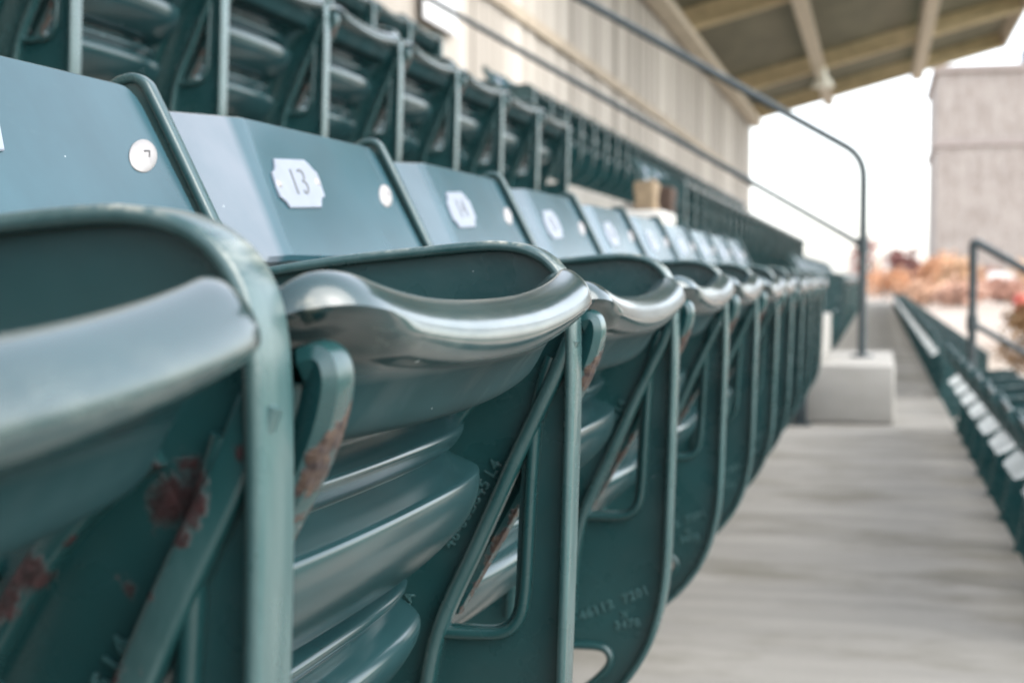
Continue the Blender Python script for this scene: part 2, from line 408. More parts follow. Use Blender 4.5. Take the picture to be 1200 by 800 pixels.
def make_back_mesh(cols=56, lo=False):
    bm = bmesh.new()
    y0, y1 = .012, .4875
    ST, SB, TH = .101, -.100, .010
    us = sorted(set([0, .002, .005, .009, .014, .02, .027] + [.027 + i * (.4475 - .027) / cols for i in range(cols + 1)] + [.4475, .4555, .4610, .4655, .4690, .4720, .4740, .4755]))
    if lo: us = [0, .004, .015, .1, .13, .25, .455, .470, .4755]
    rings = []
    ns = 10 if lo else 30
    for u in us:
        y = y0 + u
        e = min(y - y0, y1 - y); rc = .016
        q = max(0, 1 - e / rc); drop = rc * (1 - math.sqrt(max(0, 1 - q * q)))
        top = ST - drop + .004 * math.sin(math.pi * u / .4755) * 0 + .004 * (u / .4755)
        def wing(s):
            c = .110 + (s + .036) * .34             # slanting crease near one end
            d = max(0, c - u); return -(d * .11 if d > .006 else d * d * .11 / .012)
        ring = []
        q2 = max(0, 1 - e / .09); sb = SB + .062 * (1 - math.sqrt(max(0, 1 - q2 * q2)))
        fr = [sb + (top - .0035 - sb) * i / ns for i in range(ns + 1)]
        th = TH * (1 - .6 * q * q)
        for s in fr: ring.append(back_pt(s, wing(s)))
        ring += [back_pt(top - .001, wing(top) - th * .22), back_pt(top, wing(top) - th * .5), back_pt(top - .001, wing(top) - th * .78)]
        for s in fr[::-1]: ring.append(back_pt(s, wing(s) - th))
        ring.append(back_pt(sb - .003, -TH * .5))
        yc = (y0 + y1) / 2
        rings.append([bm.verts.new((p[0] + .40, yc + (y - yc) * (1 - .13 * max(0, min(1, (.725 - p[1] - .70) / .06))), p[1] + .70)) for p in ring])
    m = len(rings[0])
    for A, B in zip(rings, rings[1:]):
        for k in range(m): bm.faces.new((A[k], A[(k + 1) % m], B[(k + 1) % m], B[k]))
    half = m // 2
    for rg in (rings[0], rings[-1]):
        for k in range(half - 1):
            try: bm.faces.new((rg[k], rg[k + 1], rg[m - 3 - k], rg[m - 2 - k]))
            except Exception: pass
    return bm
def back_matrix(y, s, off):
    p = back_pt(s, off)
    X = Vector((0, 1, 0)); Y = Vector((BD[0], 0, BD[1])); Z = Vector((BN[0], 0, BN[1]))
    M = Matrix((X, Y, Z)).transposed().to_4x4()
    M.translation = Vector((p[0] + .40, y, p[1] + .70))
    return M
def make_plate_mesh():
    """white octagon plate: corners cut with a small scallop; lies in the xy plane"""
    bm = bmesh.new()
    pts = [(-.0290, .0212), (.0425, .0262), (.0490, .0222), (.0525, .0180), (.0590, .0150), (.0575, .0080), (.0490, -.0100), (.0420, -.0110), (.0350, -.0150), (.0275, -.0215),
           (-.0470, -.0258), (-.0500, -.0205), (-.0575, -.0165), (-.0560, -.0080), (-.0490, .0070), (-.0420, .0090), (-.0360, .0130)]
    vs = [bm.verts.new((x, y, 0)) for x, y in pts]
    f = bm.faces.new(vs)
    r = bmesh.ops.extrude_face_region(bm, geom=[f])
    for v in r['geom']:
        if isinstance(v, bmesh.types.BMVert): v.co.z += .0016
    bmesh.ops.bevel(bm, geom=[e for e in bm.edges if all(v.co.z > .001 for v in e.verts)], offset=.0006, segments=2, affect='EDGES')
    return bm
def make_text(body, size, depth, mat, name, parent, M, spacing=1.0, bold=0.0):
    cu = bpy.data.curves.new(name, 'FONT'); cu.body = body; cu.font = bpy.data.fonts.load('<builtin>'); cu.size = size; cu.extrude = depth
    cu.align_x = 'CENTER'; cu.align_y = 'CENTER'; cu.space_character = spacing; cu.offset = bold
    cu.bevel_depth = min(.0002, depth * .4); cu.resolution_u = 4
    to = bpy.data.objects.new('tmp', cu); COL.objects.link(to)
    dg = bpy.context.evaluated_depsgraph_get(); dg.update()
    me = bpy.data.meshes.new_from_object(to.evaluated_get(dg)); me.name = name
    bpy.data.objects.remove(to); bpy.data.curves.remove(cu)
    me.materials.clear(); me.materials.append(mat)
    me.transform(M)                                 # slanted lettering lives in the mesh
    o = bpy.data.objects.new(name, me); COL.objects.link(o); o.parent = parent
    return o
def web_matrix(x, z, ang, y=-.0032):
    px, pz = L2((x, z))
    return Matrix.Translation((px, y, pz)) @ Matrix.Rotation(-R(ang), 4, 'Y') @ Matrix.Rotation(R(90), 4, 'X')
def make_arm_mesh():
    """hinge arm: flat slanting cast face with a raised, squared lip along its outer edge"""
    bm = bmesh.new()
    ctr = catmull([(-.1960, -.0262), (-.1890, -.0246), (-.1842, -.0275), (-.1822, -.0345), (-.1832, -.0440), (-.1868, -.0565), (-.1935, -.0720), (-.2020, -.0880), (-.2200, -.1220), (-.2420, -.1620), (-.2640, -.2000), (-.2830, -.2330)], 5)
    rows = []; N = len(ctr)
    for i, p in enumerate(ctr):
        a = ctr[max(i - 1, 0)]; b = ctr[min(i + 1, N - 1)]; t = (b - a).normalized(); n = Vector((-t[1], t[0]))
        if n.dot(Vector((.9, .45))) < 0: n = -n
        f = i / (N - 1); w = .058 * min(1, .30 + f * 4)
        back = Vector((p[0] - w * .94, p[1] - w * .34))
        sec = [(0, .0425), (.0022, .0410), (.0030, .0345), (.0014, .0265), (-.0035, .0240), (-.0085, .0255), (-.0125, .0285)]
        ring = [(p[0] + n[0] * u, y, p[1] + n[1] * u) for u, y in sec]
        ring += [(back[0], .0140, back[1]), (back[0], .0190, back[1]), (p[0] - n[0] * .0125, .0340, p[1] - n[1] * .0125), (p[0] - n[0] * .0040, .0425, p[1] - n[1] * .0040)]
        rows.append([bm.verts.new((x + .40, y, z + .70)) for x, y, z in ring])
    m = len(rows[0])
    for A, B in zip(rows, rows[1:]):
        for k in range(m): bm.faces.new((A[k], A[(k + 1) % m], B[(k + 1) % m], B[k]))
    for rg in (rows[0], rows[-1]): bm.faces.new(rg)
    return bm
OVAL = Matrix(((1.22, .70, 0, 0), (.10, .80, 0, 0), (0, 0, 1, 0), (0, 0, 0, 1)))      # the washers are oval
def make_bolt_mesh():
    bm = bmesh.new(); prof = [(0, .0040), (.003, .0039), (.0075, .0034), (.0125, .0022), (.0155, .0013), (.0168, .0006), (.0170, 0)]
    N = 36; rings = []
    for r, z in prof[1:]: rings.append([bm.verts.new((r * math.cos(2 * math.pi * k / N), r * math.sin(2 * math.pi * k / N), z)) for k in range(N)])
    c = bm.verts.new((0, 0, .0040))
    for k in range(N): bm.faces.new((c, rings[0][k], rings[0][(k + 1) % N]))
    for A, B in zip(rings, rings[1:]):
        for k in range(N): bm.faces.new((A[k], B[k], B[(k + 1) % N], A[(k + 1) % N]))
    bm.faces.new(rings[-1])
    return bm
def make_recess_mesh():
    bm = bmesh.new()
    add_box(bm, (-.0042, .0012, .0032), (.0026, .0028, .0043)); add_box(bm, (.0014, -.0040, .00325), (.0027, .0012, .00425))
    return bm
def make_screw_mesh():
    bm = bmesh.new()
    bmesh.ops.create_cone(bm, cap_ends=True, segments=18, radius1=.0038, radius2=.0026, depth=.0014, matrix=Matrix.Translation((0, 0, .0007)))
    return bm

# ---------------------------------------------------------------- prototype seat
PROTO = {}
def build_proto():
    root = empty('stadium_seat', (0, 0, 0))
    fr = link_mesh('side_frame', make_frame_mesh(), M_FRAME, root)
    make_text('46-06B645 L4', .0112, .0016, M_LETTER, 'cast_lettering', fr, web_matrix(-.2625, -.1515, 59.5), 1.08)
    make_text('PAL 10349012A', .0088, .0013, M_LETTER, 'cast_lettering', fr, web_matrix(-.321, -.243, 62), 1.15)
    make_text('6A', .0085, .0013, M_LETTER, 'cast_lettering', fr, web_matrix(-.3085, -.2525, 62), 1.1)
    make_text('46112  7201', .0125, .0012, M_LETTER, 'cast_lettering', fr, web_matrix(-.254, -.3255, 24), 1.2, .0003)
    make_text('3478', .0115, .0012, M_LETTER, 'cast_lettering', fr, web_matrix(-.2405, -.346, 12), 1.2, .0003)
    make_text('X', .009, .0012, M_LETTER, 'cast_lettering', fr, web_matrix(-.2435, -.3365, 12), 1.0, .0003)
    pan = link_mesh('seat_pan', make_pan_mesh(), M_PAN, root, 30)
    arm = link_mesh('hinge_arm', make_arm_mesh(), M_ARM, root, 32)
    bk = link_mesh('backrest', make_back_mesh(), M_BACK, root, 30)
    pl = link_mesh('number_plate', make_plate_mesh(), M_PLATE, bk, 30); pl.matrix_local = back_matrix(.2165, .0415, .0004)
    bo = link_mesh('bolt', make_bolt_mesh(), M_BOLT, bk, 40); bo.data.transform(OVAL); bo.matrix_local = back_matrix(.450, .0443, .0002)
    return root
def children(o): return [c for c in COL.objects if c.parent == o]
PROTO_KIDS = {}
def copy_tree(tree, parent=None):
    o, kids = tree
    c = o.copy(); COL.objects.link(c); c.parent = parent
    c.matrix_parent_inverse = o.matrix_parent_inverse.copy()
    return c, [copy_tree(k, c) for k in kids]
def as_tree(o): return (o, [as_tree(k) for k in o.children])
def find(tree, name):
    return [k for k in walk(tree) if k.name.split('.')[0] == name]
def walk(tree):
    yield tree[0]
    for k in tree[1]: yield from walk(k)

proto = build_proto()
bpy.context.view_layer.update()
for nm, mesh_fn in (('screw', make_screw_mesh),):
    pass
PT = as_tree(proto)
Y1 = .453; SP = .5
ROWX, ROWZ, LOWER = .94, .585, .435
FLOOR = -.70
ORD = ['first', 'second', 'third', 'fourth', 'fifth', 'sixth', 'seventh', 'eighth', 'ninth', 'tenth', 'eleventh', 'twelfth', 'thirteenth', 'fourteenth', 'fifteenth', 'sixteenth',
       'seventeenth', 'eighteenth', 'nineteenth', 'twentieth']
first_used = [False]
def place_seat(row, Y, label, group, cat='stadium seat'):
    if not first_used[0]: t = PT; first_used[0] = True
    else: t = copy_tree(PT)
    t[0].location = (-.40 - ROWX * row if row >= 0 else .41, Y, FLOOR + (ROWZ * row if row >= 0 else -LOWER))
    tag(t[0], label, cat, group)
    return t
def add_end_frame(tree, Y_off):
    fr = find(PT, 'side_frame')[0]
    c = fr.copy(); COL.objects.link(c); c.parent = tree[0]; c.location = (0, Y_off, 0)
def dress(tree, number, shift=0.0, screws=True):
    pl = find(tree, 'number_plate')[0]
    pl.matrix_local = back_matrix(.2165 + shift, .0415, .0004)
    if number:
        make_text(number, .039, .0003, M_DIGIT, 'seat_number', pl, Matrix(((1.12, .30, 0, .001), (.09, .94, 0, 0), (0, 0, 1, .0019), (0, 0, 0, 1))), 1.05, -.0007)

# main row
names = {0: 'nearest green folding seat, only its wide blurred seat lip showing at the left edge',
         1: 'green folding seat behind the rusted nearest side frame, its backrest showing one large steel bolt',
         2: 'green folding seat whose backrest carries the white number plate 13',
         3: 'green folding seat just beyond seat 13, its white number plate out of focus',
         4: 'green folding seat two places beyond seat 13 in the front-most close row'}
main = {}
for k in range(0, 11):
    lab = names.get(k, 'blurred green folding seat in the close row, %s place beyond seat 13' % ORD[k - 3])
    main[k] = place_seat(0, Y1 + SP * (k - 1), lab, 'folding seats in the close row')
    if k < 2:
        find(main[k], 'seat_pan')[0].location = ((-.002, -.005, -.003), (.003, -.004, .002))[k]
    if k > 2:                                       # each folded seat rests at its own angle
        for c in find(main[k], 'seat_pan'):
            a = R(random.uniform(-1.6, 1.2)); pv = Vector((.09, 0, .45)); c.rotation_euler.y = a
            c.location = pv - Matrix.Rotation(a, 3, 'Y') @ pv
bpy.context.view_layer.update()
for k in range(1, 7): dress(main[k], str(11 + k), .012 if k == 1 else 0)
# small parts only near seats show
scr = link_mesh('screw', make_screw_mesh(), M_BOLT, find(main[2], 'number_plate')[0], 40); scr.location = (-.047, -.004, .0016)
for k, sx in ((2, .047), (1, .047), (1, -.047)):
    c = scr.copy(); COL.objects.link(c); c.parent = find(main[k], 'number_plate')[0]; c.location = (sx, sx * .09, .0016)
rc = link_mesh('bolt_slot', make_recess_mesh(), M_RECESS, find(main[1], 'bolt')[0], 0); rc.data.transform(OVAL)
c = rc.copy(); COL.objects.link(c); c.parent = find(main[2], 'bolt')[0]; c.scale = (.7, .7, 1); 
b2 = find(main[2], 'backrest')[0]; b2.data = b2.data.copy(); b2.data.materials[0] = M_BACK_SHEEN
# heavier rust on the nearest frame
f1 = find(main[1], 'side_frame')[0]
tmp_ = link_mesh('side_frame', make_frame_mesh(False, .019, .0145), M_FRAME_RUSTY); f1.data = tmp_.data; bpy.data.objects.remove(tmp_); f1['label'] = 'side frame with dark red rust patches on its slanted brace'
add_end_frame(main[10], SP)

# low-detail one-mesh copies for the far seats
def joined_lo():
    bm = bmesh.new()
    def absorb(b, idx):
        me = bpy.data.meshes.new('t'); b.to_mesh(me); b.free()
        n0 = len(bm.faces); bm.from_mesh(me); bpy.data.meshes.remove(me)
        bm.faces.ensure_lookup_table()
        for f in bm.faces[n0:]: f.material_index = idx
    absorb(make_frame_mesh(True), 0); absorb(make_pan_mesh(2, 12), 1); absorb(make_back_mesh(lo=True), 2)
    b = make_plate_mesh(); b.transform(back_matrix(.2165, .0415, .0004)); absorb(b, 3)
    return bm
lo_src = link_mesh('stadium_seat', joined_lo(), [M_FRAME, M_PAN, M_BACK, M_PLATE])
lo_used = [False]
def place_lo(row, Y, label, group):
    if not lo_used[0]: o = lo_src; lo_used[0] = True
    else: o = lo_src.copy(); COL.objects.link(o)
    o.location = (-.40 - ROWX * row if row >= 0 else .41, Y, FLOOR + (ROWZ * row if row >= 0 else -LOWER))
    tag(o, label, 'stadium seat', group)
    return o

ROWN = {1: 'second row', 2: 'topmost row'}
for row in (1, 2):
    t = None
    for i in range(3 if row == 1 else 7, 11 if row == 1 else 14):
        j = i - (3 if row == 1 else 7)
        if row == 1: lab = 'green folded seat in the row behind the numbered seats, %s from the left edge' % ORD[j]
        else: lab = 'mostly hidden green seat in the topmost row below the wall, %s from the left' % ORD[j]
        t = place_seat(row, Y1 + SP * (i - 1), lab, 'folded seats in the ' + ROWN[row])
    add_end_frame(t, SP)
    for i in range(30):
        place_lo(row, 8.95 + SP * i, 'far green seat past the aisle in the ' + ROWN[row] + ', a dark blur',
                 'far seats past the aisle in the ' + ROWN[row])
for i in range(14):
    place_lo(0, 8.95 + SP * i, 'far green seat past the aisle and handrail, in line with the close row', 'far seats past the aisle in the close row')
t = None
for i in range(6, 14):
    t = place_seat(-1, Y1 + SP * (i - 1), 'seat of the row below the walkway, %s from the right edge, seen from behind' % ORD[i - 6], 'seats of the row below the walkway')
add_end_frame(t, SP)
for i in range(60):
    place_lo(-1, 8.95 + SP * i, 'far seat of the row below the walkway, past the aisle, seen from behind', 'far seats of the row below the walkway')

# ---------------------------------------------------------------- terraces
def struct(name, bm, mat, smooth=0):
    o = link_mesh(name, bm, mat, None, smooth); o['kind'] = 'structure'; return o
YA, YB = -22.0, 45.0
def slab(name, lo, hi, mat, bev=.012):
    bm = bmesh.new(); add_box(bm, lo, hi, bev, 2); return struct(name, bm, mat)
e0 = .36
slab('walkway', (e0 - ROWX - .02, YA, FLOOR - .5), (e0, YB, FLOOR), M_CONC)
for n, nm in ((1, 'terrace'), (2, 'terrace')):
    slab(nm, (e0 - ROWX * (n + 1) - .02, YA, FLOOR + ROWZ * (n - 1) - .2), (e0 - ROWX * n, YB, FLOOR + ROWZ * n), M_CONC)
slab('rear_walkway', (-3.6, YA, FLOOR + ROWZ * 2 - .2), (e0 - ROWX * 3, YB, FLOOR + ROWZ * 3), M_CONC)
slab('lower_terrace', (e0 - .02, YA, -1.9), (e0 + ROWX, YB, FLOOR - ROWZ), M_CONC)

# aisle half-steps: each a concrete block resting on its tread
def step_block(lo, hi, label):
    bm = bmesh.new(); add_box(bm, lo, hi, .014, 3)
    o = link_mesh('step_block', bm, M_STEP); tag(o, label, 'step', 'concrete aisle steps'); return o
step_block((-.578, 7.22, FLOOR + .002), (.078, 8.62, FLOOR + .285), 'broad pale concrete step block at the foot of the tall handrail post')
step_block((-.578, 7.24, FLOOR + .287), (-.262, 8.60, FLOOR + .50), 'narrow pale upper step block standing on the broad block beside the seat row end')
step_block((-1.518, 7.24, FLOOR + ROWZ + .002), (-1.20, 8.60, FLOOR + ROWZ * 1.5), 'pale concrete step block of the aisle between the two rear rows')
step_block((-2.458, 7.24, FLOOR + ROWZ * 2 + .002), (-2.14, 8.60, FLOOR + ROWZ * 2.5), 'topmost pale concrete step block of the aisle below the boarded wall')

# ---------------------------------------------------------------- handrails
def rail_thing(x, ztop, zfoot, slope_dir, length, Y, label, mid, rb=.11):
    root = empty('handrail', (x, Y, zfoot))
    def l(p): return (p[0] - x, 0, p[1] - zfoot)
    tz = math.tan(R(30.3))
    bm = bmesh.new(); pts = [(x, zfoot), (x, ztop - rb * 1.1)]
    dx = -1 if slope_dir < 0 else 1
    dirv = Vector((dx, -dx * tz)).normalized()
    corner = Vector((x, ztop))
    a = Vector((x, ztop - rb)); b = corner + dirv * rb
    for k in range(1, 9):
        t = k / 9; pts.append(tuple((1 - t) ** 2 * a + 2 * t * (1 - t) * corner + t * t * b))
    end = corner + dirv * length; pts.append(tuple(b)); pts.append(tuple(end))
    tube(bm, [l(p) for p in pts], .0215, 14)
    link_mesh('top_rail', bm, M_RAIL, root, 40)
    bm = bmesh.new(); m0 = Vector((x, mid)); tube(bm, [l(tuple(m0)), l(tuple(m0 + dirv * length))], .016, 12)
    link_mesh('mid_rail', bm, M_RAIL, root, 40)
    bm = bmesh.new()
    bmesh.ops.create_cone(bm, cap_ends=True, segments=16, radius1=.030, radius2=.030, depth=.075, matrix=Matrix.Translation((0, 0, mid - zfoot)))
    link_mesh('clamp', bm, M_RAIL, root, 40)
    bm = bmesh.new()
    bmesh.ops.create_cone(bm, cap_ends=True, segments=20, radius1=.06, radius2=.055, depth=.012, matrix=Matrix.Translation((0, 0, .007)))
    link_mesh('base_flange', bm, M_RAIL, root, 40)
    tag(root, label, 'handrail', 'aisle handrails')
rail_thing(-.082, .625, FLOOR + .286, -1, 3.6, 7.9, 'dark steel handrail climbing left from its tall rounded post on the step block', .165)
rail_thing(.468,   .19, FLOOR - ROWZ, 1, 2.2, 7.95, 'dark steel handrail running down to the right edge from its lower square-topped post', -.235, .035)
bm = bmesh.new(); add_box(bm, (-.03, -.02, 0), (.03, .02, .30), .004); add_box(bm, (-.05, -.05, 0), (.05, .05, .012), .003)
o = link_mesh('floor_post', bm, M_RAIL); o.location = (-.355, 7.12, FLOOR + .001); tag(o, 'short dark post on the walkway at the left foot of the pale step block', 'post')

# items on the aisle behind the close row
bm = bmesh.new(); add_box(bm, (-.10, -.2, 0), (.10, .2, .33), .02, 3); add_box(bm, (-.11, -.21, .332), (.11, .21, .42), .02, 3)
o = link_mesh('cool_box', bm, simple_mat('cool_box_white', (.42, .41, .38), .45, .08, 12)); o.location = (-1.06, 6.9, FLOOR + ROWZ + .001)
tag(o, 'white cool box standing in the aisle behind the close row', 'cool box')
def bag(name, loc, dims, mat, label, seed):
    bm = bmesh.new(); add_box(bm, (-dims[0] / 2, -dims[1] / 2, 0), (dims[0] / 2, dims[1] / 2, dims[2]), .01, 2)
    bmesh.ops.subdivide_edges(bm, edges=bm.edges[:], cuts=4, use_grid_fill=True)
    for v in bm.verts:
        if v.co.z > .01: v.co += noise.noise_vector(v.co * 14 + Vector((seed, 0, 0))) * .012
    o = link_mesh(name, bm, mat, None, 30); o.location = loc; tag(o, label, 'bag'); return o
bag('paper_bag', (-1.05, 6.82, FLOOR + ROWZ + .422), (.10, .16, .135), simple_mat('kraft_paper', (.19, .14, .085), .8, .2, 25), 'tan paper bag standing on the white cool box in the aisle', 1)
bag('dark_bag', (-.985, 7.02, FLOOR + ROWZ + .422), (.07, .14, .12), simple_mat('dark_brown_cloth', (.05, .03, .02), .85, .3, 25), 'dark brown bag beside the tan paper bag on the cool box', 5)

# ---------------------------------------------------------------- rear wall of boards
def board_mat():
    m, nt, bs = new_mat('weathered_boards'); g = G(nt)
    raw = g.coord()
    sp = g.n('ShaderNodeSeparateXYZ'); nt.links.new(raw, sp.inputs[0])
    cell = g.math('FLOOR', g.math('DIVIDE', sp.outputs[1], .30))
    wn = g.n('ShaderNodeTexWhiteNoise', noise_dimensions='1D'); g.put(wn.inputs['W'], cell)
    bay = g.math('FLOOR', g.math('DIVIDE', sp.outputs[1], 2.1)); wb = g.n('ShaderNodeTexWhiteNoise', noise_dimensions='1D'); g.put(wb.inputs['W'], bay)
    st = g.noise(g.vmath('MULTIPLY', raw, (1, 6, .5)), 3, 6, .65)
    f = g.math('ADD', g.math('MULTIPLY', wn.outputs[0], .45), g.math('ADD', g.math('MULTIPLY', wb.outputs[0], .3), g.math('MULTIPLY', st, .5)))
    g.put(bs.inputs['Base Color'], g.mix(g.ramp(f, .25, .95), (.17, .15, .125), (.42, .385, .34)))
    bs.inputs['Roughness'].default_value = .75
    g.bump(bs, st, .4, .004)
    return m
WX, WEND = -3.2, 38.0
bm = bmesh.new()
z0, z1 = FLOOR + ROWZ * 3, 3.86
y = YA; i = 0
random.seed(3)
while y < WEND - .01:
    dpt = random.choice((0, .012, .02)); ye = min(y + .296, WEND)
    add_box(bm, (WX - .08, y, z0 + .30), (WX + dpt, ye, z1 - .002), .006, 1); y += .30; i += 1
wall = empty('boarded_wall', (WX, 0, z0)); tag(wall, 'pale boarded rear wall running the whole length behind the topmost row', 'wall')
o = link_mesh('boards', bm, board_mat(), wall, 0); o.location = (-WX, 0, -z0)
bm = bmesh.new(); add_box(bm, (WX - .08, YA, z0 + .002), (WX + .10, WEND, z0 + .298), .01, 2)
o = link_mesh('base_course', bm, simple_mat('base_plaster', (.37, .335, .29), .8, .2, 3, .004), wall, 0); o.location = (-WX, 0, -z0)
bm = bmesh.new(); add_box(bm, (WX + .022, YA, 2.30), (WX + .06, WEND, 2.42), .004, 1)
o = link_mesh('rail_strip', bm, simple_mat('strip_wood', (.30, .25, .19), .8, .2, 6), wall, 0); o.location = (-WX, 0, -z0)
bm = bmesh.new(); add_box(bm, (0, -.42, -.17), (.02, .42, .17), .004, 1)
add_box(bm, (.0205, -.40, -.15), (.024, .40, .15), 0)
o = link_mesh('notice_board', bm, simple_mat('notice_white', (.6, .6, .6), .4, .03, 5)); o.location = (WX + .063, 10.45, 1.99); tag(o, 'blank white notice panel on the boarded wall above the seats', 'notice')

# ---------------------------------------------------------------- roof
YR = 14.0
RS = math.tan(R(15.1)); RX1 = 2.87
def rz(x): return 3.92 + (x - WX) * RS
roof = empty('stand_roof', (WX, 0, 3.86)); tag(roof, 'olive underside of the sloping stand roof with tan beams', 'roof')
olive = simple_mat('roof_deck', (.155, .15, .105), .8, .18, 2, 0, stretch=(1, .3, 1))
tan = simple_mat('roof_timber', (.52, .43, .27), .7, .16, 4)
pale = simple_mat('purlin_timber', (.52, .45, .36), .7, .14, 4)
ang = math.atan(RS)
RM = Matrix.Translation((WX, 0, 3.92)) @ Matrix.Rotation(-ang, 4, 'Y')
Lr = (RX1 - WX) / math.cos(ang)
def rpart(name, lo, hi, mat, bev=.01):
    lo = (lo[0], max(lo[1], YR), lo[2])
    bm = bmesh.new(); add_box(bm, lo, hi, bev, 1, RM)
    o = link_mesh(name, bm, mat, roof, 0); o.location = (-WX, 0, -3.86); return o
rpart('roof_deck', (-.4, YA, .36), (Lr, WEND, .44), olive)
for yy in (WEND - .22, 32.6, 24.0, 15.4): rpart('rafter', (-.2, yy, .02), (Lr - .02, yy + .34, .358), tan)
for xx in (0.02, 1.86, 4.05): rpart('purlin', (xx, YA, -.18), (xx + .26, WEND - .02, .018), pale)
rpart('fascia', (Lr + .003, YA, .02), (Lr + .10, WEND, .46), pale)
rpart('gable_board', (-.4, WEND + .003, .0), (Lr + .1, WEND + .05, .46), tan)
bm = bmesh.new()
bmesh.ops.create_cone(bm, cap_ends=True, segments=24, radius1=.24, radius2=.15, depth=.16)
bmesh.ops.create_cone(bm, cap_ends=True, segments=16, radius1=.09, radius2=.06, depth=.22, matrix=Matrix.Translation((0, 0, .205)))
q = RM @ Vector((1.99, 31.0, -.50))
o = link_mesh('roof_lamp', bm, simple_mat('lamp_shell', (.80, .78, .68), .4, .05, 5)); o.location = q; tag(o, 'pale round unlit lamp hanging from a roof purlin', 'lamp')

# ---------------------------------------------------------------- outside: lot, building, trees
GZ = -1.6
bm = bmesh.new()
vs = [bm.verts.new(p) for p in ((-400, -300, GZ), (500, -300, GZ), (500, 900, GZ), (-400, 900, GZ))]; bm.faces.new(vs)
m, nt, bs = new_mat('sandy_lot'); g = G(nt); raw = g.coord()
n1 = g.noise(raw, .06, 5); n2 = g.noise(raw, 1.2, 6, .65)
c = g.mix(g.ramp(n1, .38, .62), (.30, .235, .19), (.38, .33, .275)); c = g.mix(g.math('MULTIPLY', g.ramp(n2, .5, .75), .4), c, (.26, .15, .115))
g.put(bs.inputs['Base Color'], c); bs.inputs['Roughness'].default_value = .95
struct('ground', bm, m)
bm = bmesh.new()      # the playing field, out of view; dark grass added to cut bounce light
vs = [bm.verts.new(p) for p in ((4.2, -80, GZ + .005), (120, -80, GZ + .005), (120, 70, GZ + .005), (12.5, 70, GZ + .005), (5.0, 8, GZ + .005))]; bm.faces.new(vs)
m, nt, bs = new_mat('field_grass'); g = G(nt); raw = g.coord()
g.put(bs.inputs['Base Color'], g.mix(g.ramp(g.noise(raw, 1.5, 8, .7), .35, .65), (.018, .042, .016), (.035, .070, .022))); bs.inputs['Roughness'].default_value = .9
struct('field', bm, m)

def brick_mat():
    m, nt, bs = new_mat('pale_brick'); g = G(nt); raw = g.coord()
    sw = g.n('ShaderNodeSeparateXYZ'); nt.links.new(raw, sw.inputs[0])
    cb = g.n('ShaderNodeCombineXYZ'); g.put(cb.inputs[0], g.math('ADD', sw.outputs[0], sw.outputs[1])); g.put(cb.inputs[1], sw.outputs[2])
    br = g.n('ShaderNodeTexBrick'); nt.links.new(cb.outputs[0], br.inputs['Vector'])
    br.inputs['Scale'].default_value = 2.2; br.inputs['Mortar Size'].default_value = .02
    br.inputs['Color1'].default_value = (.26, .225, .20, 1); br.inputs['Color2'].default_value = (.37, .33, .30, 1); br.inputs['Mortar'].default_value = (.36, .325, .295, 1)
    n1 = g.noise(raw, .45, 6, .7); n2 = g.noise(g.vmath('MULTIPLY', raw, (1, 1, .35)), 1.3, 5, .7)
    c = g.mix(g.math('MULTIPLY', g.ramp(n1, .42, .62), .55), br.outputs[0], (.38, .35, .32)); c = g.mix(g.math('MULTIPLY', g.ramp(n2, .45, .62), .6), c, (.20, .165, .145))
    g.put(bs.inputs['Base Color'], c); bs.inputs['Roughness'].default_value = .9
    return m
BY, BX0 = 160.0, 5.62
bl = empty('brick_building', (BX0, BY, GZ)); tag(bl, 'tall pale brick building rising at the right beyond the lot', 'building')
BH = 22.8
bm = bmesh.new(); add_box(bm, (0, 0, 0), (30, 24, BH), .05, 1); link_mesh('wall', bm, brick_mat(), bl, 0)
trim = simple_mat('stone_trim', (.30, .26, .24), .85, .15, 1.5)
for z, h, d in ((15.1, .75, .25), (BH - .1, .7, .4)):
    bm = bmesh.new(); add_box(bm, (-d, -d, z), (30 + d, 24 + d, z + h), .05, 1); link_mesh('cornice', bm, trim, bl, 0)
bm = bmesh.new(); add_box(bm, (8.8, 3, BH + .61), (12.5, 8, BH + 3.0), .1, 1); link_mesh('roof_hut', bm, simple_mat('hut_grey', (.20, .21, .23), .8), bl, 0)

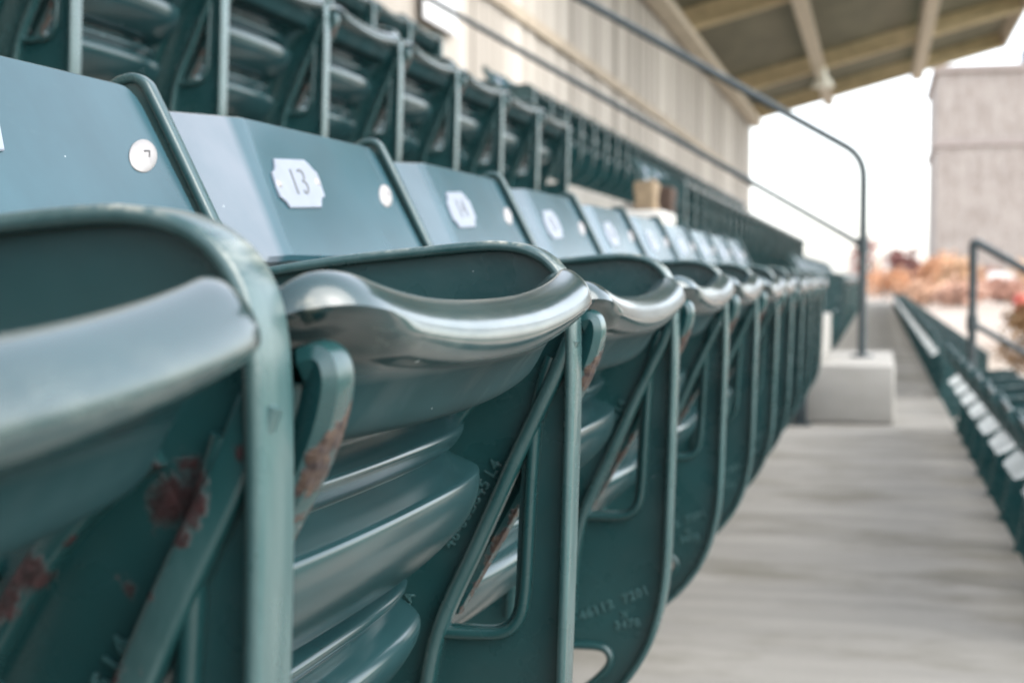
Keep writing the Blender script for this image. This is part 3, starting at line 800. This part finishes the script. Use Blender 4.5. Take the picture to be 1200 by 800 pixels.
def leaf_mat(name, col):
    m, nt, bs = new_mat(name); g = G(nt); raw = g.coord()
    n = g.noise(raw, 2.2, 4, .6); n2 = g.noise(raw, 17, 3)
    c = g.mix(g.ramp(n, .35, .65), tuple(x * .62 for x in col), tuple(min(1, x * 1.35) for x in col)); c = g.mix(g.math('MULTIPLY', g.ramp(n2, .45, .7), .35), c, tuple(min(1, x * 1.6) for x in col))
    g.put(bs.inputs['Base Color'], c); bs.inputs['Roughness'].default_value = .8
    return m
BARK = simple_mat('bark', (.09, .065, .05), .9, .3, 12)
def tree(name, loc, h, w, col, label, group, cat, seed, leaf=.16, nclump=26, per=46, trunk=True):
    rnd = random.Random(seed); root = empty(name, loc)
    bm = bmesh.new()
    for _ in range(nclump):
        a = rnd.uniform(0, 6.283); rr = w / 2 * math.sqrt(rnd.random()) * .85; zz = h * rnd.uniform(.30, .90)
        rr *= 1.0 - .55 * max(0, (zz / h - .55) / .45)
        c = Vector((rr * math.cos(a), rr * math.sin(a), zz)); cs = rnd.uniform(.10, .20) * w
        for _ in range(per):
            p = c + Vector((rnd.gauss(0, 1), rnd.gauss(0, 1), rnd.gauss(0, .8))) * cs * .6
            if p.z < h * .08: continue
            n = Vector((rnd.gauss(0, 1), rnd.gauss(0, 1), rnd.gauss(.4, 1))).normalized(); t = n.orthogonal().normalized(); b = n.cross(t)
            s = leaf * rnd.uniform(.6, 1.3)
            bm.faces.new([bm.verts.new(p + t * s), bm.verts.new(p + b * s * .5), bm.verts.new(p - t * s), bm.verts.new(p - b * s * .5)])
    link_mesh('crown', bm, leaf_mat('leaf_' + name, col), root, 0)
    bm = bmesh.new()
    tube(bm, [(0, 0, 0), (.02 * w, 0, h * .25), (-.01 * w, .01 * w, h * .5), (.01 * w, 0, h * .8)], [h * .035, h * .026, h * .018, h * .006], 9)
    for k in range(6):
        a = k * 1.05 + rnd.random(); z = h * rnd.uniform(.22, .5)
        tube(bm, [(0, 0, z), (w * .16 * math.cos(a), w * .16 * math.sin(a), z + h * .12), (w * .34 * math.cos(a), w * .34 * math.sin(a), z + h * .3)], [h * .014, h * .009, h * .004], 6)
    link_mesh('trunk', bm, BARK, root, 40)
    tag(root, label, cat, group)
def wx(px, z): return (px - 1030) * .9706 * z / 1733.0     # where a far thing of that bearing stands
ORG, RED = (.50, .27, .15), (.20, .085, .075)
for i, (px, z, h, w, col, lab) in enumerate((
        (1036, 112, 2.2, 3.6, ORG, 'low orange autumn bush left of the dark red tree'),
        (1056, 118, 4.0, 3.4, RED, 'dark red round autumn tree standing out among the orange bushes'),
        (1076, 120, 2.6, 3.6, ORG, 'small orange autumn bush just right of the dark red tree'),
        (1097, 108, 3.2, 3.2, ORG, 'taller orange autumn bush in front of the building corner'),
        (1118, 104, 3.1, 3.2, (.52, .34, .21), 'pale orange autumn bush left of the square-topped rail post'),
        (1020, 150, 5.6, 5.0, (.26, .10, .08), 'reddish tree seen directly behind the tall rounded rail post'),
        (1150, 126, 2.4, 2.6, (.30, .16, .13), 'dusky reddish bush just right of the square-topped rail post'),
        (1166, 88, 1.5, 2.6, (.42, .24, .18), 'dusty pink low bush in front of the white van'),
        (1122, 80, 1.2, 2.8, (.44, .27, .20), 'dusty pink low bush nearest the foot of the square-topped rail post'),
        (1088, 84, 1.1, 3.4, (.48, .30, .20), 'low tan bush on the open lot, nearer than the orange bushes'),
        (1200, 100, 3.0, 3.6, (.46, .30, .19), 'tan autumn bush at the right edge beside the white van'))):
    tree('autumn_tree' if h > 3.5 else 'autumn_bush', (wx(px, z), z, GZ), h, w, col, lab, 'autumn trees and bushes beyond the lot', 'tree' if h > 3.5 else 'bush', 20 + i, .17)
tree('dry_shrub', (wx(1204, 20), 20, GZ), 1.35, 1.0, (.20, .115, .05), 'dry brown shrub at the right edge beyond the lower seats', None, 'shrub', 77, .035, 26, 90)
# pale van
van = empty('van', (wx(1184, 122), 122, GZ)); tag(van, 'white van parked beyond the lot below the brick building', 'van')
white = simple_mat('van_white', (.80, .79, .76), .35, .05, 2)
bm = bmesh.new()
vp = [(-2.2, .35), (2.0, .35), (2.35, .55), (2.35, 1.05), (1.75, 1.25), (1.15, 2.0), (-2.1, 2.05), (-2.25, 1.8)]
F = [bm.verts.new((x, -.9, z)) for x, z in vp]; B = [bm.verts.new((x, .9, z)) for x, z in vp]
bm.faces.new(F); bm.faces.new(B[::-1])
for i in range(len(vp)): bm.faces.new((F[i], B[i], B[(i + 1) % len(vp)], F[(i + 1) % len(vp)]))
bmesh.ops.bevel(bm, geom=bm.edges[:], offset=.06, segments=2, affect='EDGES'); link_mesh('body', bm, white, van, 40)
glass = simple_mat('van_glass', (.03, .04, .05), .15)
bm = bmesh.new(); add_box(bm, (.35, -.915, 1.2), (1.2, -.895, 1.75), .0); link_mesh('window', bm, glass, van, 0)
tyre = simple_mat('tyre', (.02, .02, .02), .8)
for sx in (-1.3, 1.5):
    for sy in (-.85, .85):
        bm = bmesh.new(); bmesh.ops.create_cone(bm, cap_ends=True, segments=20, radius1=.34, radius2=.34, depth=.2, matrix=Matrix.Translation((sx, sy, .345)) @ Matrix.Rotation(R(90), 4, 'X'))
        link_mesh('wheel', bm, tyre, van, 40)
bm = bmesh.new()
for z0_, z1_, r_ in ((0, .86, .28),):
    tube(bm, [(0, 0, 0), (0, 0, .02), (0, 0, .28), (0, 0, .30), (0, 0, .32), (0, 0, .56), (0, 0, .58), (0, 0, .60), (0, 0, .85), (0, 0, .88)], [.27, .28, .28, .295, .28, .28, .295, .28, .28, .27], 20)
o = link_mesh('barrel', bm, simple_mat('barrel_red', (.48, .07, .05), .5, .15, 6), None, 40); o.location = (wx(1188, 66), 66, GZ); tag(o, 'small red barrel standing on the sandy lot below the van', 'barrel')
slab('far_kerb', (-60, 136, GZ + .0), (90, 136.4, GZ + .14), M_STEP)

# ---------------------------------------------------------------- light
w = bpy.data.worlds.new('World'); scene.world = w; w.use_nodes = True
nt = w.node_tree; nt.nodes.clear()
out = nt.nodes.new('ShaderNodeOutputWorld'); bg = nt.nodes.new('ShaderNodeBackground'); sky = nt.nodes.new('ShaderNodeTexSky')
sky.sky_type = 'NISHITA'; sky.sun_disc = False
SUN_EL, SUN_AZ = 43.0, 99.0        # azimuth clockwise from +y
sky.sun_elevation = R(SUN_EL); sky.sun_rotation = R(SUN_AZ); sky.air_density = 1.0; sky.dust_density = 1.5; sky.ozone_density = 1.0
hs = nt.nodes.new('ShaderNodeHueSaturation'); hs.inputs['Saturation'].default_value = .35; nt.links.new(sky.outputs[0], hs.inputs['Color']); nt.links.new(hs.outputs[0], bg.inputs[0]); nt.links.new(bg.outputs[0], out.inputs[0]); bg.inputs[1].default_value = .15
sl = bpy.data.lights.new('sun', 'SUN'); sl.energy = .9; sl.angle = R(60); sl.color = (1, .95, .87)
so = bpy.data.objects.new('sun', sl); COL.objects.link(so)
sd = Vector((math.sin(R(SUN_AZ)) * math.cos(R(SUN_EL)), math.cos(R(SUN_AZ)) * math.cos(R(SUN_EL)), math.sin(R(SUN_EL))))
so.rotation_euler = sd.to_track_quat('Z', 'Y').to_euler(); so.location = (6, -2, 8)

# ---------------------------------------------------------------- camera
cd = bpy.data.cameras.new('camera'); cam = bpy.data.objects.new('camera', cd); COL.objects.link(cam)
cd.lens = 1733 / 1200 * 36; cd.sensor_width = 36; cd.clip_start = .02; cd.clip_end = 2000
th, psi = R(2.478), R(13.9225)
Fd = Vector((-math.sin(psi) * math.cos(th), math.cos(psi) * math.cos(th), -math.sin(th)))
cam.rotation_euler = (-Fd).to_track_quat('Z', 'Y').to_euler()
cd.dof.use_dof = True; cd.dof.focus_distance = .80; cd.dof.aperture_fstop = 9.8; cd.dof.aperture_blades = 0
scene.camera = cam
vs_ = scene.view_settings; vs_.view_transform = 'Standard'; vs_.look = 'None'; vs_.exposure = 2.1; vs_.gamma = 1; vs_.use_curve_mapping = False
